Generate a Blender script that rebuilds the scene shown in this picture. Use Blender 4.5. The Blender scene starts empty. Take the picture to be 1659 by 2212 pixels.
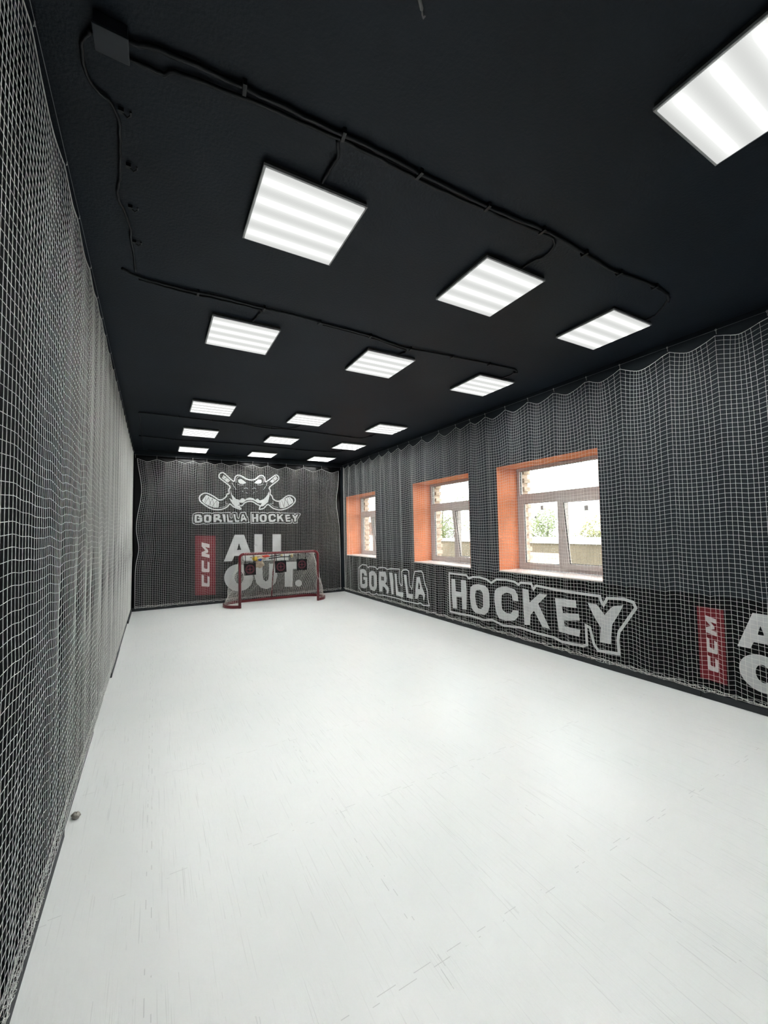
import bpy, bmesh, math, random, json
import numpy as np
from mathutils import Vector, Matrix

random.seed(7); RNG = np.random.RandomState(11)
SC = bpy.context.scene
COL = SC.collection
PI = math.pi

# ------------------------------------------------------------------ camera
XL, XR, YB, ZC, HC = -0.47, 4.738, 10.78, 3.632, 1.7008      # left wall, right wall, back wall, ceiling, eye height
YF = -2.6                                                    # wall behind the camera
yaw, pit, rol = 0.5124, 0.0444, -0.0190
fw = Vector((math.sin(yaw)*math.cos(pit), math.cos(yaw)*math.cos(pit), math.sin(pit)))
rt = Vector((math.cos(yaw), -math.sin(yaw), 0)); up = rt.cross(fw)
r2 = math.cos(rol)*rt + math.sin(rol)*up; u2 = -math.sin(rol)*rt + math.cos(rol)*up
cam = bpy.data.cameras.new('camera'); co = bpy.data.objects.new('camera', cam); COL.objects.link(co)
cam.sensor_fit = 'HORIZONTAL'; cam.sensor_width = 36; cam.lens = 36*886.27/1659
cam.clip_start = 0.02; cam.clip_end = 300
M = Matrix(((r2.x, u2.x, -fw.x, 0), (r2.y, u2.y, -fw.y, 0), (r2.z, u2.z, -fw.z, HC), (0, 0, 0, 1)))
co.matrix_world = M
SC.camera = co

# ------------------------------------------------------------------ light and exposure
SKY = 6.0            # overcast daylight outside the windows
LAMP_GAP, LAMP_PEAK = 0.72, 190.0
SC.view_settings.view_transform = 'Standard'; SC.view_settings.look = 'None'
SC.view_settings.exposure = 0.0; SC.view_settings.gamma = 1.0; SC.view_settings.use_curve_mapping = False
SC.cycles.max_bounces = 8; SC.cycles.diffuse_bounces = 4; SC.cycles.transparent_max_bounces = 24
SC.cycles.sample_clamp_indirect = 6.0
wd = bpy.data.worlds.new('overcast_sky'); SC.world = wd; wd.use_nodes = True
nt = wd.node_tree; nt.nodes.clear()
bg = nt.nodes.new('ShaderNodeBackground'); wo = nt.nodes.new('ShaderNodeOutputWorld')
tc = nt.nodes.new('ShaderNodeTexCoord'); nz = nt.nodes.new('ShaderNodeTexNoise'); rp = nt.nodes.new('ShaderNodeValToRGB')
nz.inputs['Scale'].default_value = 2.5; nz.inputs['Detail'].default_value = 4
rp.color_ramp.elements[0].position = .35; rp.color_ramp.elements[0].color = (.88, .93, 1, 1)
rp.color_ramp.elements[1].position = .65; rp.color_ramp.elements[1].color = (1, 1, .99, 1)
nt.links.new(tc.outputs['Generated'], nz.inputs['Vector']); nt.links.new(nz.outputs['Fac'], rp.inputs['Fac'])
nt.links.new(rp.outputs['Color'], bg.inputs['Color']); bg.inputs['Strength'].default_value = SKY
nt.links.new(bg.outputs['Background'], wo.inputs['Surface'])

# ------------------------------------------------------------------ materials
def mat(name, col, rough=.6, spec=.5, metal=0, noise=None, bump=None, emit=None):
    """noise=(scale, amount) varies the base colour, bump=(scale, strength)"""
    m = bpy.data.materials.new(name); m.use_nodes = True
    n = m.node_tree; b = n.nodes['Principled BSDF']
    b.inputs['Base Color'].default_value = (*col, 1); b.inputs['Roughness'].default_value = rough
    b.inputs['Specular IOR Level'].default_value = spec; b.inputs['Metallic'].default_value = metal
    t = n.nodes.new('ShaderNodeTexCoord')
    if noise:
        z = n.nodes.new('ShaderNodeTexNoise'); z.inputs['Scale'].default_value = noise[0]; z.inputs['Detail'].default_value = 5
        r = n.nodes.new('ShaderNodeValToRGB')
        r.color_ramp.elements[0].position = .3; r.color_ramp.elements[1].position = .7
        a = 1-noise[1]
        r.color_ramp.elements[0].color = (col[0]*a, col[1]*a, col[2]*a, 1)
        r.color_ramp.elements[1].color = tuple(min(1, c*(1+noise[1]*.6)) for c in col)+(1,)
        n.links.new(t.outputs['Object'], z.inputs['Vector']); n.links.new(z.outputs['Fac'], r.inputs['Fac'])
        n.links.new(r.outputs['Color'], b.inputs['Base Color'])
    if bump:
        z = n.nodes.new('ShaderNodeTexNoise'); z.inputs['Scale'].default_value = bump[0]; z.inputs['Detail'].default_value = 4
        u = n.nodes.new('ShaderNodeBump'); u.inputs['Strength'].default_value = bump[1]; u.inputs['Distance'].default_value = .01
        n.links.new(t.outputs['Object'], z.inputs['Vector']); n.links.new(z.outputs['Fac'], u.inputs['Height'])
        n.links.new(u.outputs['Normal'], b.inputs['Normal'])
    return m

MT = {}
MT['ceiling'] = mat('dark_navy_ceiling_paint', (.0078, .0122, .0190), .55, .22, noise=(1.3, .25), bump=(60, .25))
MT['wall'] = mat('charcoal_wall_paint', (.0105, .0145, .0185), .65, .2, noise=(2, .2), bump=(40, .2))
MT['left'] = mat('black_wall_paint', (.0015, .0018, .0022), .85, .04, bump=(40, .2))
MT['vinyl'] = mat('black_banner_vinyl', (.0012, .0013, .0015), .30, .22, noise=(3, .3))
MT['vinyl_matte'] = mat('black_wall_banner_fabric', (.0020, .0022, .0025), .75, .10, noise=(3, .3))
MT['print'] = mat('pale_grey_print', (.68, .69, .69), .55, .3, noise=(9, .10))
MT['print_back'] = mat('white_print', (.60, .61, .61), .5, .3, noise=(6, .08))
MT['red_print'] = mat('red_print', (.14, .006, .011), .5, .3, noise=(6, .15))
MT['black_print'] = mat('black_print', (.006, .006, .007), .5, .3)
MT['twine'] = mat('white_nylon_twine', (.90, .90, .86), .7, .2, noise=(30, .08))
MT['rope'] = mat('white_edge_cord', (.78, .78, .74), .7, .2)
MT['wire'] = mat('thin_steel_wire', (.25, .26, .27), .4, .5, metal=.8)
MT['base'] = mat('black_skirting_board', (.010, .013, .016), .45, .4, noise=(8, .3))
MT['cable'] = mat('black_cable_sheath', (.0035, .005, .0075), .5, .3, bump=(30, .2))
MT['clip'] = mat('black_plastic_clip', (.004, .006, .008), .45, .4)
MT['box'] = mat('painted_junction_box_plastic', (.016, .021, .028), .5, .4, noise=(10, .2))
MT['frame'] = mat('grey_lamp_rim_metal', (.84, .85, .85), .5, .5, noise=(20, .15))
MT['house'] = mat('dark_lamp_housing_metal', (.05, .053, .055), .5, .5, noise=(20, .2))
MT['orange'] = mat('orange_reveal_plaster', (.74, .255, .118), .75, .25, noise=(4, .10), bump=(50, .3))
MT['sill'] = mat('white_sill_plastic', (.82, .74, .70), .35, .5, noise=(6, .05))
MT['upvc'] = mat('white_window_plastic', (.52, .475, .455), .35, .5, noise=(8, .04))
MT['gasket'] = mat('black_window_gasket', (.01, .01, .01), .6, .3)
MT['brick'] = mat('outer_brick', (.66, .52, .42), .8, .2, noise=(14, .3), bump=(30, .5))
MT['red'] = mat('red_goal_paint', (.115, .004, .009), .32, .5, noise=(12, .15))
MT['goalnet'] = mat('cream_goal_twine', (.78, .77, .72), .7, .2)
MT['pad'] = mat('black_target_fabric', (.006, .006, .007), .7, .2, noise=(40, .3))
MT['mark'] = mat('faded_pink_mark', (.11, .022, .032), .6, .3, noise=(30, .3))
MT['bag'] = mat('crumpled_cream_plastic', (.62, .50, .38), .45, .4, noise=(14, .25), bump=(20, .8))
MT['yellow'] = mat('yellow_cloth', (.72, .50, .06), .6, .3, noise=(20, .2))
MT['blue'] = mat('blue_cloth', (.03, .09, .32), .6, .3, noise=(20, .2))
MT['redc'] = mat('red_cloth', (.62, .08, .05), .6, .3, noise=(20, .2))
MT['black'] = mat('black_rubber', (.01, .01, .011), .5, .4)
MT['wood'] = mat('pale_wood', (.52, .40, .22), .5, .4, noise=(25, .2))
MT['paper'] = mat('crumpled_grey_paper', (.42, .40, .36), .8, .2, noise=(60, .35), bump=(60, .6))
MT['chip'] = mat('pale_bare_wire_and_paint', (.50, .50, .50), .6, .3, noise=(60, .3))
MT['leaf'] = mat('pale_green_leaf', (.24, .29, .13), .7, .2, noise=(2, .35))
MT['leafy'] = mat('yellow_green_leaf', (.30, .30, .13), .7, .2, noise=(2, .35))
MT['bark'] = mat('grey_bark', (.20, .17, .14), .9, .1, noise=(6, .3))
MT['grass'] = mat('dry_grass', (.15, .17, .08), .9, .1, noise=(.6, .3))
MT['cream'] = mat('cream_render', (.19, .155, .11), .8, .2, noise=(1.2, .15))
MT['coping'] = mat('white_coping', (.75, .75, .75), .6, .3)
MT['facade'] = mat('pink_brick_facade', (.24, .15, .12), .8, .2, noise=(3, .25))
MT['concrete'] = mat('grey_concrete_shell', (.25, .25, .25), .8, .2, noise=(2, .2))
MT['tag'] = mat('grey_glass_sticker', (.42, .43, .42), .5, .3)

def emission_stripes():
    m = bpy.data.materials.new('prismatic_diffuser_over_four_led_strips'); m.use_nodes = True
    n = m.node_tree; n.nodes.clear(); L = n.links.new
    o = n.nodes.new('ShaderNodeOutputMaterial'); e = n.nodes.new('ShaderNodeEmission')
    t = n.nodes.new('ShaderNodeTexCoord'); s = n.nodes.new('ShaderNodeSeparateXYZ')
    L(t.outputs['Object'], s.inputs[0])
    def mth(op, a, b=None):
        k = n.nodes.new('ShaderNodeMath'); k.operation = op
        for i, v in enumerate((a, b)):
            if v is None: continue
            if isinstance(v, (int, float)): k.inputs[i].default_value = v
            else: L(v, k.inputs[i])
        return k.outputs[0]
    c = mth('COSINE', mth('MULTIPLY', mth('ADD', s.outputs['Y'], .07), 2*PI/.14))
    v = mth('MULTIPLY', mth('ADD', c, 1.0), .5)
    soft = mth('MULTIPLY', mth('POWER', v, 1.1), .30)
    v = mth('POWER', v, 24.0)
    # the strips stop short of the rim
    ex = mth('POWER', mth('MINIMUM', mth('MAXIMUM', mth('MULTIPLY', mth('SUBTRACT', .286, mth('ABSOLUTE', s.outputs['X'])), 22.0), 0.0), 1.0), 2.0)
    v = mth('MULTIPLY', v, ex)
    # prismatic sheet: fine ribs
    rib = mth('MULTIPLY', mth('SINE', mth('MULTIPLY', mth('ADD', s.outputs['X'], s.outputs['Y']), 2*PI/.009)), .035)
    g = mth('ADD', mth('MULTIPLY', v, LAMP_PEAK), mth('ADD', mth('ADD', rib, soft), LAMP_GAP))
    L(g, e.inputs['Strength']); e.inputs['Color'].default_value = (.985, 1.0, .975, 1)
    L(e.outputs[0], o.inputs['Surface'])
    return m
MT['diffuser'] = emission_stripes()

def glass():
    m = bpy.data.materials.new('window_glass'); m.use_nodes = True
    n = m.node_tree; n.nodes.clear(); L = n.links.new
    o = n.nodes.new('ShaderNodeOutputMaterial'); x = n.nodes.new('ShaderNodeMixShader')
    a = n.nodes.new('ShaderNodeBsdfTransparent'); a.inputs[0].default_value = (.95, .97, .96, 1)
    g = n.nodes.new('ShaderNodeBsdfGlossy'); g.inputs['Roughness'].default_value = .02
    f = n.nodes.new('ShaderNodeLayerWeight'); f.inputs['Blend'].default_value = .5
    p_ = n.nodes.new('ShaderNodeMath'); p_.operation = 'POWER'; p_.inputs[1].default_value = 5.0
    q_ = n.nodes.new('ShaderNodeMath'); q_.operation = 'MULTIPLY_ADD'; q_.inputs[1].default_value = .9; q_.inputs[2].default_value = .03
    L(f.outputs['Facing'], p_.inputs[0]); L(p_.outputs[0], q_.inputs[0]); L(q_.outputs[0], x.inputs[0]); L(a.outputs[0], x.inputs[1]); L(g.outputs[0], x.inputs[2]); L(x.outputs[0], o.inputs['Surface'])
    return m
MT['glass'] = glass()

def floor_mat():
    m = bpy.data.materials.new('white_synthetic_ice_panels'); m.use_nodes = True
    n = m.node_tree; b = n.nodes['Principled BSDF']; L = n.links.new
    t = n.nodes.new('ShaderNodeTexCoord'); s = n.nodes.new('ShaderNodeSeparateXYZ'); L(t.outputs['Object'], s.inputs[0])
    X, Y = s.outputs['X'], s.outputs['Y']
    def mth(op, a, b2=None):
        k = n.nodes.new('ShaderNodeMath'); k.operation = op
        for i, v in enumerate((a, b2)):
            if v is None: continue
            if isinstance(v, (int, float)): k.inputs[i].default_value = v
            else: L(v, k.inputs[i])
        return k.outputs[0]
    def noise(scale, vec=(1, 1, 1), rot=0, detail=3):
        mp = n.nodes.new('ShaderNodeMapping'); mp.inputs['Scale'].default_value = vec; mp.inputs['Rotation'].default_value = (0, 0, rot)
        L(t.outputs['Object'], mp.inputs[0]); z = n.nodes.new('ShaderNodeTexNoise'); z.inputs['Scale'].default_value = scale
        z.inputs['Detail'].default_value = detail; L(mp.outputs[0], z.inputs['Vector']); return z.outputs['Fac']
    def seam(u, v, off):
        # jigsaw edge: a square wave along the seam, one metre panels
        sq = mth('SIGN', mth('SINE', mth('MULTIPLY', v, 2*PI/.16)))
        w = mth('ADD', u, mth('MULTIPLY', sq, .011))
        d = mth('ABSOLUTE', mth('SUBTRACT', mth('FRACT', mth('ADD', w, 50.5-off)), .5))
        return mth('LESS_THAN', d, .0016)
    sm = mth('MAXIMUM', seam(X, Y, .99), seam(Y, X, .39))
    sm = mth('MULTIPLY', sm, mth('GREATER_THAN', noise(7), .52))
    near = mth('MULTIPLY', sm, .30)
    tot = near
    for k, (rot, sc, th, am) in enumerate(((.10, 3.0, .655, .17), (-.42, 2.6, .66, .16), (.9, 2.2, .675, .10))):
        f = noise(sc, (60, .8, 1), rot, 1.0)
        g = mth('MULTIPLY', mth('MINIMUM', mth('MULTIPLY', mth('MAXIMUM', mth('SUBTRACT', f, th), 0), 18), 1), am)
        g = mth('MULTIPLY', g, mth('GREATER_THAN', noise(1.1+k, detail=2), .47))
        tot = mth('MAXIMUM', tot, g)
    base = n.nodes.new('ShaderNodeValToRGB')
    base.color_ramp.elements[0].position = .3; base.color_ramp.elements[0].color = (.770, .800, .785, 1)
    base.color_ramp.elements[1].position = .7; base.color_ramp.elements[1].color = (.815, .830, .815, 1)
    L(noise(.9, detail=6), base.inputs['Fac'])
    mx = n.nodes.new('ShaderNodeMix'); mx.data_type = 'RGBA'
    L(tot, mx.inputs['Factor']); L(base.outputs['Color'], mx.inputs['A']); mx.inputs['B'].default_value = (.20, .21, .21, 1)
    L(mx.outputs['Result'], b.inputs['Base Color'])
    rr = n.nodes.new('ShaderNodeMapRange'); rr.inputs['To Min'].default_value = .26; rr.inputs['To Max'].default_value = .40
    L(noise(5, (6, 1, 1), .2), rr.inputs['Value']); L(rr.outputs[0], b.inputs['Roughness'])
    b.inputs['Specular IOR Level'].default_value = .42
    bu = n.nodes.new('ShaderNodeBump'); bu.inputs['Strength'].default_value = .10; bu.inputs['Distance'].default_value = .01
    L(noise(14, (4, 1, 1), .3, 4), bu.inputs['Height']); L(bu.outputs[0], b.inputs['Normal'])
    return m
MT['floor'] = floor_mat()

# ------------------------------------------------------------------ helpers
def link(o, parent=None):
    COL.objects.link(o)
    if parent is not None: o.parent = parent
    return o
def tag(o, label=None, cat=None, group=None, kind=None):
    for k, v in (('label', label), ('category', cat), ('group', group), ('kind', kind)):
        if v: o[k] = v
    return o
def empty(name, loc, rz=0):
    o = bpy.data.objects.new(name, None); o.location = loc; o.rotation_euler = (0, 0, rz); o.empty_display_size = .1
    return link(o)
class MB:
    def __init__(s): s.v = []; s.f = []; s.m = []
    def add(s, v, f, mi=0):
        o = len(s.v); s.v += [tuple(p) for p in v]; s.f += [tuple(i+o for i in q) for q in f]; s.m += [mi]*len(f); return s
    def box(s, a, b, mi=0):
        x0, y0, z0 = a; x1, y1, z1 = b
        x0, x1 = min(x0, x1), max(x0, x1); y0, y1 = min(y0, y1), max(y0, y1); z0, z1 = min(z0, z1), max(z0, z1)
        v = [(x0, y0, z0), (x1, y0, z0), (x1, y1, z0), (x0, y1, z0), (x0, y0, z1), (x1, y0, z1), (x1, y1, z1), (x0, y1, z1)]
        return s.add(v, [(0, 3, 2, 1), (4, 5, 6, 7), (0, 1, 5, 4), (1, 2, 6, 5), (2, 3, 7, 6), (3, 0, 4, 7)], mi)
    def tube(s, pts, r, n=8, mi=0, closed=False, radii=None):
        P = [Vector(p) for p in pts]; N = len(P); rings = []
        ref = None
        for i in range(N):
            if closed: t = P[(i+1) % N]-P[i-1]
            else: t = P[min(i+1, N-1)]-P[max(i-1, 0)]
            t = t.normalized() if t.length > 1e-9 else Vector((0, 0, 1))
            if ref is None:
                ref = Vector((0, 0, 1)) if abs(t.z) < .9 else Vector((1, 0, 0))
            a = t.cross(ref)
            if a.length < 1e-5: a = t.cross(Vector((.3, .9, .1)))
            a.normalize(); b = a.cross(t).normalized(); ref = b
            R = radii[i] if radii else r
            rings.append([P[i]+a*(R*math.cos(2*PI*k/n))+b*(R*math.sin(2*PI*k/n)) for k in range(n)])
        v = [p for q in rings for p in q]; f = []
        for i in range(N if closed else N-1):
            j = (i+1) % N
            for k in range(n):
                f.append((i*n+k, i*n+(k+1) % n, j*n+(k+1) % n, j*n+k))
        if not closed:
            f.append(tuple(range(n))[::-1]); f.append(tuple((N-1)*n+k for k in range(n)))
        return s.add(v, f, mi)
    def build(s, name, mats, parent=None, smooth=False, bevel=0, loc=None):
        me = bpy.data.meshes.new(name); me.from_pydata(s.v, [], s.f)
        if not isinstance(mats, (list, tuple)): mats = [mats]
        for m in mats: me.materials.append(m)
        me.polygons.foreach_set('material_index', s.m)
        if smooth: me.polygons.foreach_set('use_smooth', [True]*len(s.f))
        me.update()
        bm = bmesh.new(); bm.from_mesh(me); bmesh.ops.recalc_face_normals(bm, faces=bm.faces)
        if bevel: bmesh.ops.bevel(bm, geom=list(bm.edges), offset=bevel, segments=2, affect='EDGES', profile=.6)
        bm.to_mesh(me); bm.free()
        o = bpy.data.objects.new(name, me)
        if loc: o.location = loc
        return link(o, parent)
def copy_tree(o, parent=None):
    c = o.copy(); COL.objects.link(c); c.parent = parent
    for ch in list(o.children): copy_tree(ch, c)
    return c
def spline(pts, k=6, closed=False):
    P = [Vector(p) for p in pts]; N = len(P); out = []
    for i in range(N if closed else N-1):
        a, b, c, d = (P[(i-1) % N], P[i], P[(i+1) % N], P[(i+2) % N]) if closed else (P[max(i-1, 0)], P[i], P[i+1], P[min(i+2, N-1)])
        for j in range(k):
            t = j/k
            out.append(.5*((2*b)+(c-a)*t+(2*a-5*b+4*c-d)*t*t+(3*b-a-3*c+d)*t**3))
    if not closed: out.append(P[-1])
    return out
def prism(name, loops, to3, m, parent, t):
    """flat print cut to shape: outer loop and holes in the plane's own (u, v), t thick along to3's depth"""
    cu = bpy.data.curves.new(name, 'CURVE'); cu.dimensions = '2D'; cu.fill_mode = 'BOTH'; cu.extrude = t/2
    for lp in loops:
        s = cu.splines.new('POLY'); s.points.add(len(lp)-1); s.use_cyclic_u = True
        for p, q in zip(s.points, lp): p.co = (q[0], q[1], 0, 1)
    tmp = bpy.data.objects.new(name, cu); COL.objects.link(tmp)
    dg = bpy.context.evaluated_depsgraph_get(); dg.update()
    me = bpy.data.meshes.new_from_object(tmp.evaluated_get(dg), depsgraph=dg)
    COL.objects.unlink(tmp); bpy.data.objects.remove(tmp); bpy.data.curves.remove(cu)
    for v in me.vertices: v.co = Vector(to3(v.co.x, v.co.y, v.co.z+t/2))
    me.materials.clear(); me.materials.append(m); me.name = name
    bm = bmesh.new(); bm.from_mesh(me); bmesh.ops.remove_doubles(bm, verts=bm.verts, dist=1e-5)
    bmesh.ops.recalc_face_normals(bm, faces=bm.faces); bm.to_mesh(me); bm.free()
    o = bpy.data.objects.new(name, me)
    return link(o, parent)
def stroke(name, lines, w, to3, m, parent, t, closed=True):
    """printed line of width w along each polyline"""
    b = MB()
    for ln in lines:
        P = [Vector((p[0], p[1])) for p in ln]; N = len(P); top = []; nseg = N if closed else N-1
        L_, R_ = [], []
        for i in range(N):
            pa = P[i-1] if (closed or i > 0) else None; pb = P[(i+1) % N] if (closed or i < N-1) else None
            d1 = (P[i]-pa).normalized() if pa is not None else None; d2 = (pb-P[i]).normalized() if pb is not None else None
            if d1 is None: d1 = d2
            if d2 is None: d2 = d1
            n1 = Vector((-d1.y, d1.x)); n2 = Vector((-d2.y, d2.x)); nn = n1+n2
            nn = nn.normalized() if nn.length > 1e-4 else n1
            k = 1/max(.55, nn.dot(n1))
            L_.append(P[i]+nn*(w/2*k)); R_.append(P[i]-nn*(w/2*k))
        v = [to3(p.x, p.y, t) for p in L_]+[to3(p.x, p.y, t) for p in R_]+[to3(p.x, p.y, 0) for p in L_]+[to3(p.x, p.y, 0) for p in R_]
        f = []
        for i in range(nseg):
            j = (i+1) % N
            f += [(i, j, N+j, N+i), (2*N+i, 3*N+i, 3*N+j, 2*N+j), (i, 2*N+i, 2*N+j, j), (N+i, N+j, 3*N+j, 3*N+i)]
        b.add(v, f)
    return b.build(name, m, parent)

# ------------------------------------------------------------------ the room shell
f = MB().box((XL, YF, -.12), (XR+.01, YB+.01, 0)).build('floor', MT['floor']); tag(f, kind='structure')
c = MB().box((XL-.3, YF-.3, ZC), (XR+.7, YB+.3, ZC+.2)).build('ceiling', MT['ceiling']); tag(c, kind='structure')
w = MB().box((XL-.3, YF-.3, -.12), (XL, YB+.3, ZC)).build('wall_left', MT['left']); tag(w, kind='structure')
w = MB().box((XL, YB, -.12), (XR+.7, YB+.3, ZC)).build('wall_back', MT['wall']); tag(w, kind='structure')
w = MB().box((XL, YF-.3, -.12), (XR+.7, YF, ZC)).build('wall_front', MT['wall']); tag(w, kind='structure')
WIN = [(3.06, 4.76), (5.43, 7.17), (8.85, 10.58)]; ZS, ZH = 1.035, 2.66
XO = XR+.62
b = MB(); ys = [YF]+[v for q in WIN for v in q]+[YB]
for i in range(0, len(ys), 2): b.box((XR, ys[i], -.12), (XR+.56, ys[i+1], ZC))
for y0, y1 in WIN:
    b.box((XR, y0, -.12), (XR+.56, y1, ZS)); b.box((XR, y0, ZH), (XR+.56, y1, ZC))
w = b.build('wall_right', MT['wall']); tag(w, kind='structure')
b = MB()                                                            # the brick outer skin of the window wall
for i in range(0, len(ys), 2): b.box((XR+.56, ys[i]-.0, -3), (XR+.70, ys[i+1], ZC))
for y0, y1 in WIN:
    b.box((XR+.56, y0, -3), (XR+.70, y1, ZS)); b.box((XR+.56, y0, ZH), (XR+.70, y1, ZC))
    for k in range(12):                                             # toothed brick edge
        z = ZS+k*.14
        b.box((XR+.56, y1-.05, z), (XR+.70, y1, z+.07)); b.box((XR+.56, y0, z), (XR+.70, y0+.05, z+.07))
w = b.build('wall_outer', MT['brick']); tag(w, kind='structure')

# skirting: right, back and the stepped boards on the left
b = MB(); cuts = [YF+.001, -.6, .9, 2.08, 3.53, 5.1, 6.7, 8.3, 9.8, YB-.02]
for i in range(len(cuts)-1): b.box((XR-.022, cuts[i]+.0025, 0), (XR-.001, cuts[i+1]-.0025, .064))
o = b.build('baseboard_right', MT['base'], bevel=.002); tag(o, kind='structure')
o = MB().box((XL+.05, YB-.024, 0), (XR-.024, YB-.001, .075)).build('baseboard_back', MT['base'], bevel=.002); tag(o, kind='structure')
b = MB(); st = [(YF+.001, 3.0, .040), (3.003, 4.4, .030), (4.403, 5.96, .022), (5.963, 7.33, .045), (7.333, 9.38, .040), (9.383, YB-.03, .062)]
for y0, y1, d in st: b.box((XL+.001, y0, 0), (XL+d, y1, .055))
o = b.build('baseboard_left', MT['base'], bevel=.002); tag(o, kind='structure')

# ------------------------------------------------------------------ windows
TILT = .115
def window(k, y0, y1):
    w = empty('window_%d' % k, (XR+.44, (y0+y1)/2, ZS)); tag(w, kind='structure')
    hw = (y1-y0)/2; H = ZH-ZS; D = .44
    g = .004
    # painted reveal: jambs and head (local x runs outward, y along the wall, z up from the sill)
    b = MB()
    b.box((-D-.0012, hw-.003, -.0), (-.001, hw+.001, H)); b.box((-D-.0012, -hw-.001, 0), (-.001, -hw+.003, H)); b.box((-D-.0012, -hw, H-.003), (-.001, hw, H+.001))
    o = b.build('window_reveal', MT['orange'], w); o['label'] = 'orange painted window reveal'
    o = MB().box((-D-.012, -hw+.0035, -.012), (0, hw-.0035, .006)).build('window_sill', MT['sill'], w, bevel=.003); o['label'] = 'white window sill'
    T0, T1 = 2.112-ZS, 2.232-ZS                                     # transom
    z0 = .015; F = .05; a, c_ = -hw+.003, hw-.003
    b = MB()
    b.box((0, a, z0), (.075, a+F, H-.003)); b.box((0, c_-F, z0), (.075, c_, H-.003))
    b.box((0, a+F, z0), (.075, c_-F, z0+F)); b.box((0, a+F, H-.003-F), (.075, c_-F, H-.003))
    b.box((-.002, a+F, T0+.02), (.073, c_-F, T1-.02)); b.box((.01, a+F, T0), (.065, c_-F, T1))
    b.box((-.004, -.04, z0+F), (.071, .04, T0+.015))
    # fixed casement on the far half: its own inner rim
    for q in (((.012, .04, z0+F), (.066, .105, T0)), ((.012, c_-F-.062, z0+F), (.066, c_-F, T0)),
              ((.012, .105, z0+F), (.066, c_-F-.062, z0+F+.04)), ((.012, .105, T0-.03), (.066, c_-F-.062, T0))): b.box(*q)
    b.build('window_frame', MT['upvc'], w, bevel=.004)
    b = MB()
    def rim(b, ya, yb, za, zb, x0=.030, x1=.040, t=.006):
        b.box((x0, ya, za), (x1, ya+t, zb)); b.box((x0, yb-t, za), (x1, yb, zb)); b.box((x0, ya, za), (x1, yb, za+t)); b.box((x0, ya, zb-t), (x1, yb, zb))
    rim(b, a+F, c_-F, T1-.001, H-.003-F); rim(b, .105, c_-F-.062, z0+F+.04, T0-.03)
    b.build('gasket', MT['gasket'], w)
    MB().box((.032, a+F, T1), (.038, c_-F, H-.003-F)).build('transom_pane', MT['glass'], w)
    MB().box((.032, .105, z0+F+.04), (.038, c_-F-.062, T0-.03)).build('fixed_pane', MT['glass'], w)
    # tilted sash on the near half, hinged at its foot
    s = bpy.data.objects.new('sash', None); s.location = (-.004, 0, z0+F+.004); s.rotation_euler = (0, -TILT, 0); link(s, w)
    sh = T0-z0-F+.006; y_0, y_1 = a+F-.012, -.028; S = .068
    b = MB()
    b.box((-.03, y_0, 0), (.03, y_0+S, sh)); b.box((-.03, y_1-S, 0), (.03, y_1, sh)); b.box((-.03, y_0+S, 0), (.03, y_1-S, S)); b.box((-.03, y_0+S, sh-S), (.03, y_1-S, sh))
    me = b.build('sash_frame', MT['upvc'], s, bevel=.004)
    b = MB(); rim(b, y_0+S, y_1-S, S, sh-S, -.006, .006); b.build('sash_gasket', MT['gasket'], s)
    MB().box((-.003, y_0+S, S), (.003, y_1-S, sh-S)).build('pane', MT['glass'], s)
    hb = MB().box((-.045, y_1-.052, sh*.52), (-.03, y_1-.022, sh*.52+.07)); hb.tube([(-.045, y_1-.037, sh*.52+.05), (-.075, y_1-.037, sh*.52+.05), (-.08, y_1-.037, sh*.52-.08)], .009, 8)
    o = hb.build('handle', MT['upvc'], s, smooth=False)
    return w, s
W3 = window(1, *WIN[0])
W2 = window(2, *WIN[1])
W1 = window(3, *WIN[2])
# small stickers left on the nearest window's panes
def sticker(y, z, par, lx, dz=0, w=.055, h=.07):
    b = MB().box((lx, y-w/2, z-h/2), (lx+.001, y+w/2, z+h/2)); o = b.build('sticker', MT['tag'], par); o['label'] = 'small grey sticker on the glass'
hwm = (WIN[0][0]+WIN[0][1])/2
sticker(3.28-hwm, 2.52-ZS, W3[0], .028, w=.07, h=.06)
sticker(4.30-hwm, 2.00-ZS, W3[0], .028, w=.05)
sticker(4.43-hwm, 1.86-ZS, W3[0], .028, w=.03, h=.03)
sticker(3.47-hwm, .85, W3[1], -.006, w=.06)

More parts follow.
